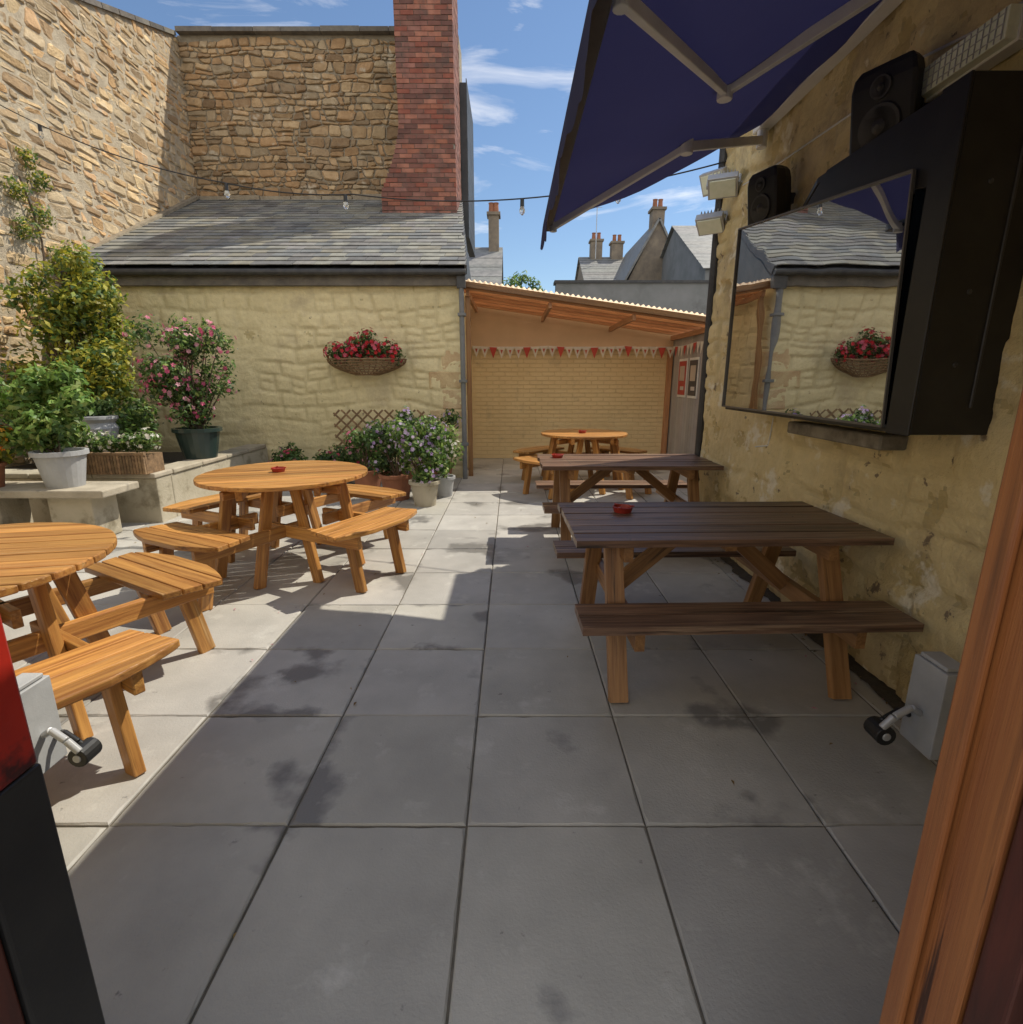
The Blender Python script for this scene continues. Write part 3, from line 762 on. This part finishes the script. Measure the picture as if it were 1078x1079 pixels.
G_d=[(.05,.10,.035),(.07,.13,.04),(.09,.15,.05)]
G_b=[(.18,.32,.07),(.24,.38,.08),(.12,.23,.06),(.34,.43,.12)]
P_pink=[(.70,.20,.32),(.75,.38,.45),(.62,.10,.22)]; P_red=[(.60,.02,.03),(.7,.03,.05),(.55,.015,.08),(.70,.14,.2)]
P_white=[(.8,.8,.72),(.75,.7,.6)]; P_pur=[(.42,.28,.55),(.6,.5,.7),(.52,.4,.55)]; P_or=[(.8,.25,.02),(.75,.36,.03)]
mb=MB()
mb.bx(-6.17,-3.62,5.35,5.60,-.02,.47,0); mb.bx(-3.86,-3.62,5.602,7.9,-.02,.47,0); mb.bx(-6.17,-3.865,5.602,7.9,0,.40,1)
for k in range(4):
    x=-6.17+k*.6425; mb.bx(x,x+.636,5.32,5.62,.472,.52+R.uniform(-.004,.004),2,vary(.15))
y=5.626
while y<7.8: mb.bx(-3.88,-3.60,y,y+.55,.472,.52+R.uniform(-.004,.004),2,vary(.15)); y+=.556
mb.build('raised_planter',[M_rend,M_soil,M_slab],bevel=.012,seg=2)
mb=MB()
mb.bx(-4.95,-3.62,4.62,5.10,.42,.49,0); mb.bx(-4.20,-3.80,4.70,5.02,0,.418,1); mb.bx(-4.90,-4.65,4.70,5.02,0,.418,1)
mb.build('stone_bench',[M_slab,M_rend],bevel=.012,seg=2)
def pot(mb,c,r,h,mi,rim=1.08,taper=.72):
    mb.lathe(c,[(r*taper,0),(r*.97,h*.88),(r*rim,h*.88),(r*rim,h),(r*.93,h),(r*.9,h*.9)],24,mi)
    mb.lathe((c[0],c[1],c[2]+h*.86),[(r*.9,0),(r*.88,.01)],16,3)
PM=[M_leaf,M_petal,M_bark,M_soil]
mb=MB(); pot(mb,(-4.12,4.85,.49),.20,.33,4)
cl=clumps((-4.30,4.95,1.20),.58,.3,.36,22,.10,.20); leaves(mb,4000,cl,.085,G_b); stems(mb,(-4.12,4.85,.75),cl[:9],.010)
mb.build('potted_shrub',PM+[M_pot])
mb=MB(); cl=clumps((-5.35,6.9,2.30),.52,.4,.80,28,.14,.30)+clumps((-5.25,6.7,1.5),.66,.4,.45,16,.2,.3)
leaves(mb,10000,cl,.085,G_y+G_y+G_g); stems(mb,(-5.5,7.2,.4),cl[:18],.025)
mb.build('golden_shrub',PM)
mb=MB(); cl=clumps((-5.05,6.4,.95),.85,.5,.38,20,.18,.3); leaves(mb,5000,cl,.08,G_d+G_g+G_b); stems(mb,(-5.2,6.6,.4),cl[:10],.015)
mb.build('laurel_bush',PM)
mb=MB(); pot(mb,(-3.80,6.5,.52),.25,.36,4)
cl=clumps((-3.86,6.55,1.66),.56,.40,.46,30,.12,.21)+clumps((-3.84,6.5,1.15),.34,.25,.22,9,.12,.2)
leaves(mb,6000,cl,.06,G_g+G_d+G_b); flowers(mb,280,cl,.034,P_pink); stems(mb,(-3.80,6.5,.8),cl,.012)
mb.build('flowering_bush',PM+[simple('dark_glazed_pot',(.03,.05,.045),.25)])
mb=MB(); mb.lathe((-4.62,6.0,.52),[(.13,0),(.13,.04),(.06,.08),(.07,.14),(.17,.26),(.20,.40),(.17,.46),(.21,.50),(.21,.53),(.17,.53)],24,4)
cl=clumps((-4.62,6.0,1.16),.18,.16,.12,6,.08,.13); leaves(mb,700,cl,.06,G_g)
mb.build('stone_urn',PM+[M_pot])
mb=MB()
for k in range(26):
    mb.bx(-4.44+k*.0305,-4.44+k*.0305+.024,5.26,5.285,.525,.72,4,vary(.3))
mb.bx(-4.44,-3.65,5.286,5.56,.523,.71,4); mb.bx(-4.45,-3.64,5.255,5.28+.01,.715,.74,4)
cl=[(V((-4.4+.09*i,5.42,.82+R.uniform(-.02,.05))),R.uniform(.08,.12)) for i in range(9)]
leaves(mb,1400,cl,.05,G_g+G_b); flowers(mb,90,cl,.026,P_white)
mb.build('trough_planter',PM+[M_wick])
mb=MB(); pot(mb,(-4.85,4.35,.0),.18,.30,4)
cl=clumps((-4.85,4.4,.55),.25,.2,.22,9,.09,.15); leaves(mb,1500,cl,.07,G_g); flowers(mb,50,cl,.04,P_or)
mb.build('potted_marigolds',PM+[M_terr])
mb=MB(); pot(mb,(-4.75,4.78,.49),.13,.22,4)
cl=clumps((-4.75,4.78,.92),.2,.2,.2,7,.08,.13); leaves(mb,1000,cl,.07,G_y); flowers(mb,30,cl,.03,P_or)
mb.build('potted_marigolds',PM+[M_terr])
mb=MB(); cl=[(V((-6.1,7.6+R.uniform(-.35,.35),2.4+.22*i)),R.uniform(.08,.17)) for i in range(9)]
leaves(mb,1500,cl,.055,G_g+G_y); mb.tube([V((-6.12,7.5+.1*math.sin(i),.4+.35*i)) for i in range(11)],.012,6,2)
mb.build('wall_climber',PM)
mb=MB(); cxh,cyh=-2.06,7.80
for j in range(7):
    z=1.72-.035*j; r=.56-.018*j*j*.6
    pts=[V((cxh+math.cos(t)*r,cyh+.1-abs(math.sin(t))*.26*(1-.08*j),z+R.uniform(-.003,.003))) for t in [math.pi*k/18 for k in range(19)]]
    mb.tube(pts,.012,6,4)
for k in range(0,19,1):
    t=math.pi*k/18; pts=[]
    for j in range(7):
        r=.56-.018*j*j*.6; pts.append(V((cxh+math.cos(t)*r,cyh+.1-abs(math.sin(t))*.26*(1-.08*j),1.72-.035*j)))
    mb.tube(pts,.009,5,4)
cl=[(V((cxh-.42+.105*i,cyh,1.80+R.uniform(-.02,.06))),R.uniform(.10,.16)) for i in range(9)]+[(V((cxh+.05,cyh,1.99)),.14),(V((cxh-.12,cyh,1.94)),.12)]
leaves(mb,1700,cl,.055,G_d+G_g); flowers(mb,200,cl,.038,P_red,out=.8)
mb.build('wall_flower_basket',PM+[M_wick])
mb=MB()
x0t,x1t,z0t,z1t=-2.55,-1.25,.40,1.02
for s in (-1,1):
    k=-1.0
    while k<2.2:
        xa_=x0t+k
        A_=V((xa_ if s>0 else xa_+.65,7.76+.008*s,z0t)); B_=V((A_.x+s*.62,A_.y,z1t))
        def clipx(p,q,xv): 
            t=(xv-p.x)/(q.x-p.x); return p.lerp(q,t)
        p,q=A_,B_
        if max(p.x,q.x)>x0t and min(p.x,q.x)<x1t:
            if p.x<x0t: p=clipx(A_,B_,x0t)
            if q.x<x0t: q=clipx(A_,B_,x0t)
            if p.x>x1t: p=clipx(A_,B_,x1t)
            if q.x>x1t: q=clipx(A_,B_,x1t)
            if (q-p).length>.05: mb.beam(p,q,.008,.026,0,vary(.2),up=(0,0,1))
        k+=.155
mb.build('trellis',[M_wick])
mb=MB(); cl=[]
for i in range(14):
    cl.append((V((R.uniform(-3.3,-1.9),R.uniform(7.2,7.7),R.uniform(.2,.45))),R.uniform(.12,.22)))
leaves(mb,2600,cl,.075,G_d+G_g); flowers(mb,90,cl,.034,[(.55,.05,.12),(.6,.25,.35)])
mb.build('border_plants',PM)
def potplant(c,r,h,cc,rr,n,nl,pal,fp,nf,pm,ls=.06):
    mb=MB(); pot(mb,c,r,h,4); cl=clumps(cc,rr[0],rr[1],rr[2],n,.07,.15)
    leaves(mb,nl,cl,ls,pal); flowers(mb,nf,cl,.028,fp); stems(mb,(c[0],c[1],c[2]+h*.8),cl,.007)
    mb.build('potted_flowers',PM+[pm])
potplant((-1.02,6.15,0),.17,.30,(-1.05,6.2,.68),(.36,.25,.42),24,3200,G_g+G_b,P_pur,190,M_rend)
potplant((-1.42,6.5,0),.20,.32,(-1.45,6.55,.70),(.34,.25,.36),18,2800,G_d+G_g,P_pur,90,M_terr)
potplant((-.86,6.65,0),.14,.26,(-.9,6.7,.6),(.22,.2,.3),11,1400,G_b,P_white,60,M_pot)
potplant((-1.9,6.95,0),.2,.3,(-1.9,6.95,.60),(.3,.25,.2),12,1800,G_g,P_pink,60,M_terr)
potplant((-.98,7.4,0),.16,.3,(-1.0,7.4,.75),(.22,.2,.35),10,1500,G_g,P_pur,60,M_terr)
mb=MB()
for _ in range(300):
    q=R.random()
    if q<.35: x=1.76-abs(R.gauss(0,.07)); y=R.uniform(.8,5)
    elif q<.75: x=-3.5+abs(R.gauss(0,.5)); y=R.uniform(4.5,7.8)
    else: x=R.uniform(-3.4,1.6); y=R.uniform(1,9.5)
    s=R.uniform(.006,.016); t=R.random()*6; c_=R.choice([(.22,.14,.05),(.3,.2,.06),(.12,.09,.04),(.5,.25,.3)])
    a=V((math.cos(t),math.sin(t),0)); b_=V((-a.y,a.x,0)); p=V((x,y,.007))
    mb.add([p-a*s,p-b_*s*.4+V((0,0,.004)),p+a*s,p+b_*s*.4+V((0,0,.005))],[(0,1,2,3)],0,c_)
mb.build('fallen_leaves',[M_petal])

# ------------------------------------------------------------------ festoon lights
mb=MB()
def cat(a,b_,sag,n=16):
    a=V(a);b_=V(b_); return [a.lerp(b_,i/n)-V((0,0,sag*4*(i/n)*(1-i/n))) for i in range(n+1)]
w1=cat((-6.15,7.2,4.65),(-2.87,6,3.36),.12)+cat((-2.87,6,3.36),(-1.6,6,3.26),.04)[1:]+cat((-1.6,6,3.26),(1.80,5.05,3.22),.16,24)[1:]
mb.tube(w1,.006,6,0)
def bulb(p):
    p=V(p); mb.cyl(p,p-V((0,0,.07)),.018,.02,10,0); mb.lathe(p-V((0,0,.14)),[(.008,0),(.024,.02),(.027,.04),(.018,.07)],14,1)
for i in (4,16,31,44,50): bulb(w1[i])
mb.build('festoon_lights',[M_black,M_bulb])

# ------------------------------------------------------------------ door hold-back units
def latch(name,x,y,z,s,wall,k=1.0):
    mb=MB(); mb.bx(x-.03*k,x+.03*k,y-.05*k,y+.05*k,z-.11*k,z+.11*k,0)
    mb.bx(x-.025*k,x+.025*k,y-.04*k,y+.04*k,z+.11*k+.002,z+.12*k+.002,0)
    pts=[V((x-s*.03*k,y,z-.02*k)),V((x-s*.06*k,y-.01,z+.0)),V((x-s*.10*k,y-.02,z-.02*k)),V((x-s*.125*k,y-.02,z-.05*k))]
    mb.tube(pts,.009*k,8,1); mb.tube([p+V((0,.03*k,-.025*k)) for p in pts],.007*k,8,2)
    c=V((x-s*.115*k,y,z-.07*k))
    mb.cyl(c-V((0,.02*k,0)),c+V((0,.03*k,0)),.024*k,n=16,mi=2)
    mb.cyl(c-V((0,.023*k,0)),c+V((0,.033*k,0)),.010*k,n=12,mi=1)
    mb.beam((x+s*.03*k,y,z),wall,.03,.05,1)
    mb.build(name,[M_pot,M_alu,M_black],bevel=.008,seg=3)
latch('door_holder',1.60,1.78,.25,1,(1.83,1.78,.25),1.6)
latch('door_holder',-1.14,1.10,.65,-1,(-1.20,.60,.62))

# ------------------------------------------------------------------ distant buildings
def house(name,x0,x1,y0,y1,ze,zr,axis,wall,chim=()):
    e_=empty(name); mb=MB(); mb.bx(x0,x1,y0,y1,-.05,ze,0)
    if axis=='x':
        ym=(y0+y1)/2
        for x in (x0,x1): mb.add([(x,y0,ze),(x,y1,ze),(x,ym,zr)],[(0,1,2)],0)
    else:
        xm=(x0+x1)/2
        for y in (y0,y1): mb.add([(x0,y,ze),(x1,y,ze),(xm,y,zr)],[(0,1,2)],0)
    mb.build('walls',[wall],parent=e_)
    mb=MB(); o=.12
    if axis=='x':
        for s,ye in ((1,y0-o),(-1,y1+o)):
            n=14
            for k in range(n):
                a=k/n; b2=(k+1.25)/n
                ya_=ye+(ym-ye)*a; yb_=ye+(ym-ye)*min(b2,1); za_=ze-.05+(zr-ze+.1)*a; zb_=ze-.05+(zr-ze+.1)*min(b2,1)
                mb.beam(((x0-o),(ya_+yb_)/2,(za_+zb_)/2+.02),((x1+o),(ya_+yb_)/2,(za_+zb_)/2+.02),math.hypot(yb_-ya_,zb_-za_),.03,0,vary(.1),up=(0,-(zb_-za_)*s,abs(yb_-ya_)))
    else:
        for xe in (x0-o,x1+o):
            mb.beam(((xe+xm)/2,y0-o,(ze+zr)/2+.03),((xe+xm)/2,y1+o,(ze+zr)/2+.03),math.hypot(xe-xm,zr-ze),.08,0,(1,1,1),up=((zr-ze)*(1 if xe>xm else -1),0,abs(xe-xm)))
    mb.build('roof',[M_slate],parent=e_)
    mb=MB()
    for (cx,cy,w,dd,zb_,zt_) in chim:
        mb.bx(cx-w/2,cx+w/2,cy-dd/2,cy+dd/2,zb_,zt_,0); mb.bx(cx-w/2-.06,cx+w/2+.06,cy-dd/2-.06,cy+dd/2+.06,zt_,zt_+.1,0)
        for k in range(2): mb.lathe((cx+(k-.5)*w*.45,cy,zt_+.1),[(.11,0),(.09,.3),(.11,.36)],10,1)
    if chim: mb.build('chimney_stacks',[M_quoin2,M_terr],parent=e_)
    return e_
house('slate_roofed_house',-2.6,-.45,19,25,4.3,6.2,'x',M_grey,[(-.66,21.9,.38,.5,5.5,7.3)])
house('sandstone_house',4.9,7.4,24.5,31,5.4,7.9,'y',M_quoin2,[(6.15,24.9,.5,.6,7.2,8.3)])
house('townhouse',6.4,14,19.0,27,5.0,7.2,'x',M_grey,[])
house('cottage',3.7,6.2,28,34,5.9,7.7,'x',M_quoin2,[(4.5,31,.6,.6,7.2,8.5),(5.6,31,.6,.6,7.2,8.4)])
mb=MB(); mb.bx(1.25,6.4,16,16.4,-.05,4.05); mb.bx(1.2,6.45,15.95,16.45,4.05,4.12,1)
mb.build('rendered_wall',[M_grey,M_iron])
mb=MB(); mb.tube([V((4.35,30,7.5)),V((4.35,30,10.3))],.02,6,0); 
for z,l in ((10.2,.35),(10.05,.3),(9.9,.25)): mb.cyl((4.35-l,30,z),(4.35+l,30,z),.012,n=5)
mb.build('tv_aerial',[M_alu])
mb=MB(); cl=clumps((.35,18,3.75),.85,.7,.85,26,.2,.40); leaves(mb,4800,cl,.13,G_g+G_b)
mb.cyl((.35,18,0),(.35,18,3.2),.14,.07,10,2); stems(mb,(.35,18,2.6),cl[:14],.03)
mb.build('tree',PM)

# ------------------------------------------------------------------ world, sun, camera
sd=V((.62,.38,1.0)).normalized()
elev=math.asin(sd.z); az=math.atan2(sd.x,sd.y)
w=bpy.data.worlds.new('World'); sc.world=w; w.use_nodes=True; nt=w.node_tree; N=nt.nodes; Lk=nt.links
sky=N.new('ShaderNodeTexSky'); sky.sky_type='NISHITA'; sky.sun_disc=False; sky.sun_elevation=elev; sky.sun_rotation=az
sky.air_density=1.1; sky.dust_density=.15; sky.ozone_density=4.0
tc=N.new('ShaderNodeTexCoord'); mp=N.new('ShaderNodeMapping'); mp.inputs['Scale'].default_value=(1.2,1.0,6.0); mp.inputs['Rotation'].default_value=(.3,.35,.2)
Lk.new(tc.outputs['Generated'],mp.inputs['Vector'])
nz=N.new('ShaderNodeTexNoise'); nz.inputs['Scale'].default_value=2.2; nz.inputs['Detail'].default_value=9; nz.inputs['Roughness'].default_value=.60; nz.inputs['Distortion'].default_value=.8
Lk.new(mp.outputs[0],nz.inputs['Vector'])
sx=N.new('ShaderNodeSeparateXYZ'); Lk.new(tc.outputs['Generated'],sx.inputs[0])
m2=N.new('ShaderNodeMapRange'); m2.inputs['From Min'].default_value=.10; m2.inputs['From Max'].default_value=-.55; m2.inputs['To Min'].default_value=0; m2.inputs['To Max'].default_value=.27  # extra cloud cover added to unseen sky behind camera, lifts ambient fill
Lk.new(sx.outputs['Y'],m2.inputs['Value'])
ad=N.new('ShaderNodeMath'); ad.operation='ADD'; Lk.new(nz.outputs['Fac'],ad.inputs[0]); Lk.new(m2.outputs[0],ad.inputs[1])
mr=N.new('ShaderNodeMapRange'); mr.inputs['From Min'].default_value=.53; mr.inputs['From Max'].default_value=.84; mr.inputs['To Max'].default_value=.9
Lk.new(ad.outputs[0],mr.inputs['Value'])
mx=N.new('ShaderNodeMix'); mx.data_type='RGBA'; Lk.new(mr.outputs[0],mx.inputs[0]); Lk.new(sky.outputs[0],mx.inputs[6]); mx.inputs[7].default_value=(12.0,11.4,10.6,1)
bg=N['Background']; bg.inputs['Strength'].default_value=.13; Lk.new(mx.outputs[2],bg.inputs['Color'])
sun=bpy.data.lights.new('sun','SUN'); sun.energy=4.7; sun.angle=rad(.5); sun.color=(1,.92,.77)
so=bpy.data.objects.new('sun',sun); sc.collection.objects.link(so); so.rotation_euler=(-sd).to_track_quat('-Z','Y').to_euler()
cam=bpy.data.cameras.new('camera'); co=bpy.data.objects.new('camera',cam); sc.collection.objects.link(co)
co.location=(0,0,1.45); co.rotation_euler=(rad(76),0,0)
cam.sensor_fit='HORIZONTAL'; cam.sensor_width=36; cam.lens=18.77; cam.clip_start=.02; cam.clip_end=1500
sc.camera=co
sc.view_settings.view_transform='Standard'; sc.view_settings.look='None'; sc.view_settings.exposure=0; sc.view_settings.gamma=1
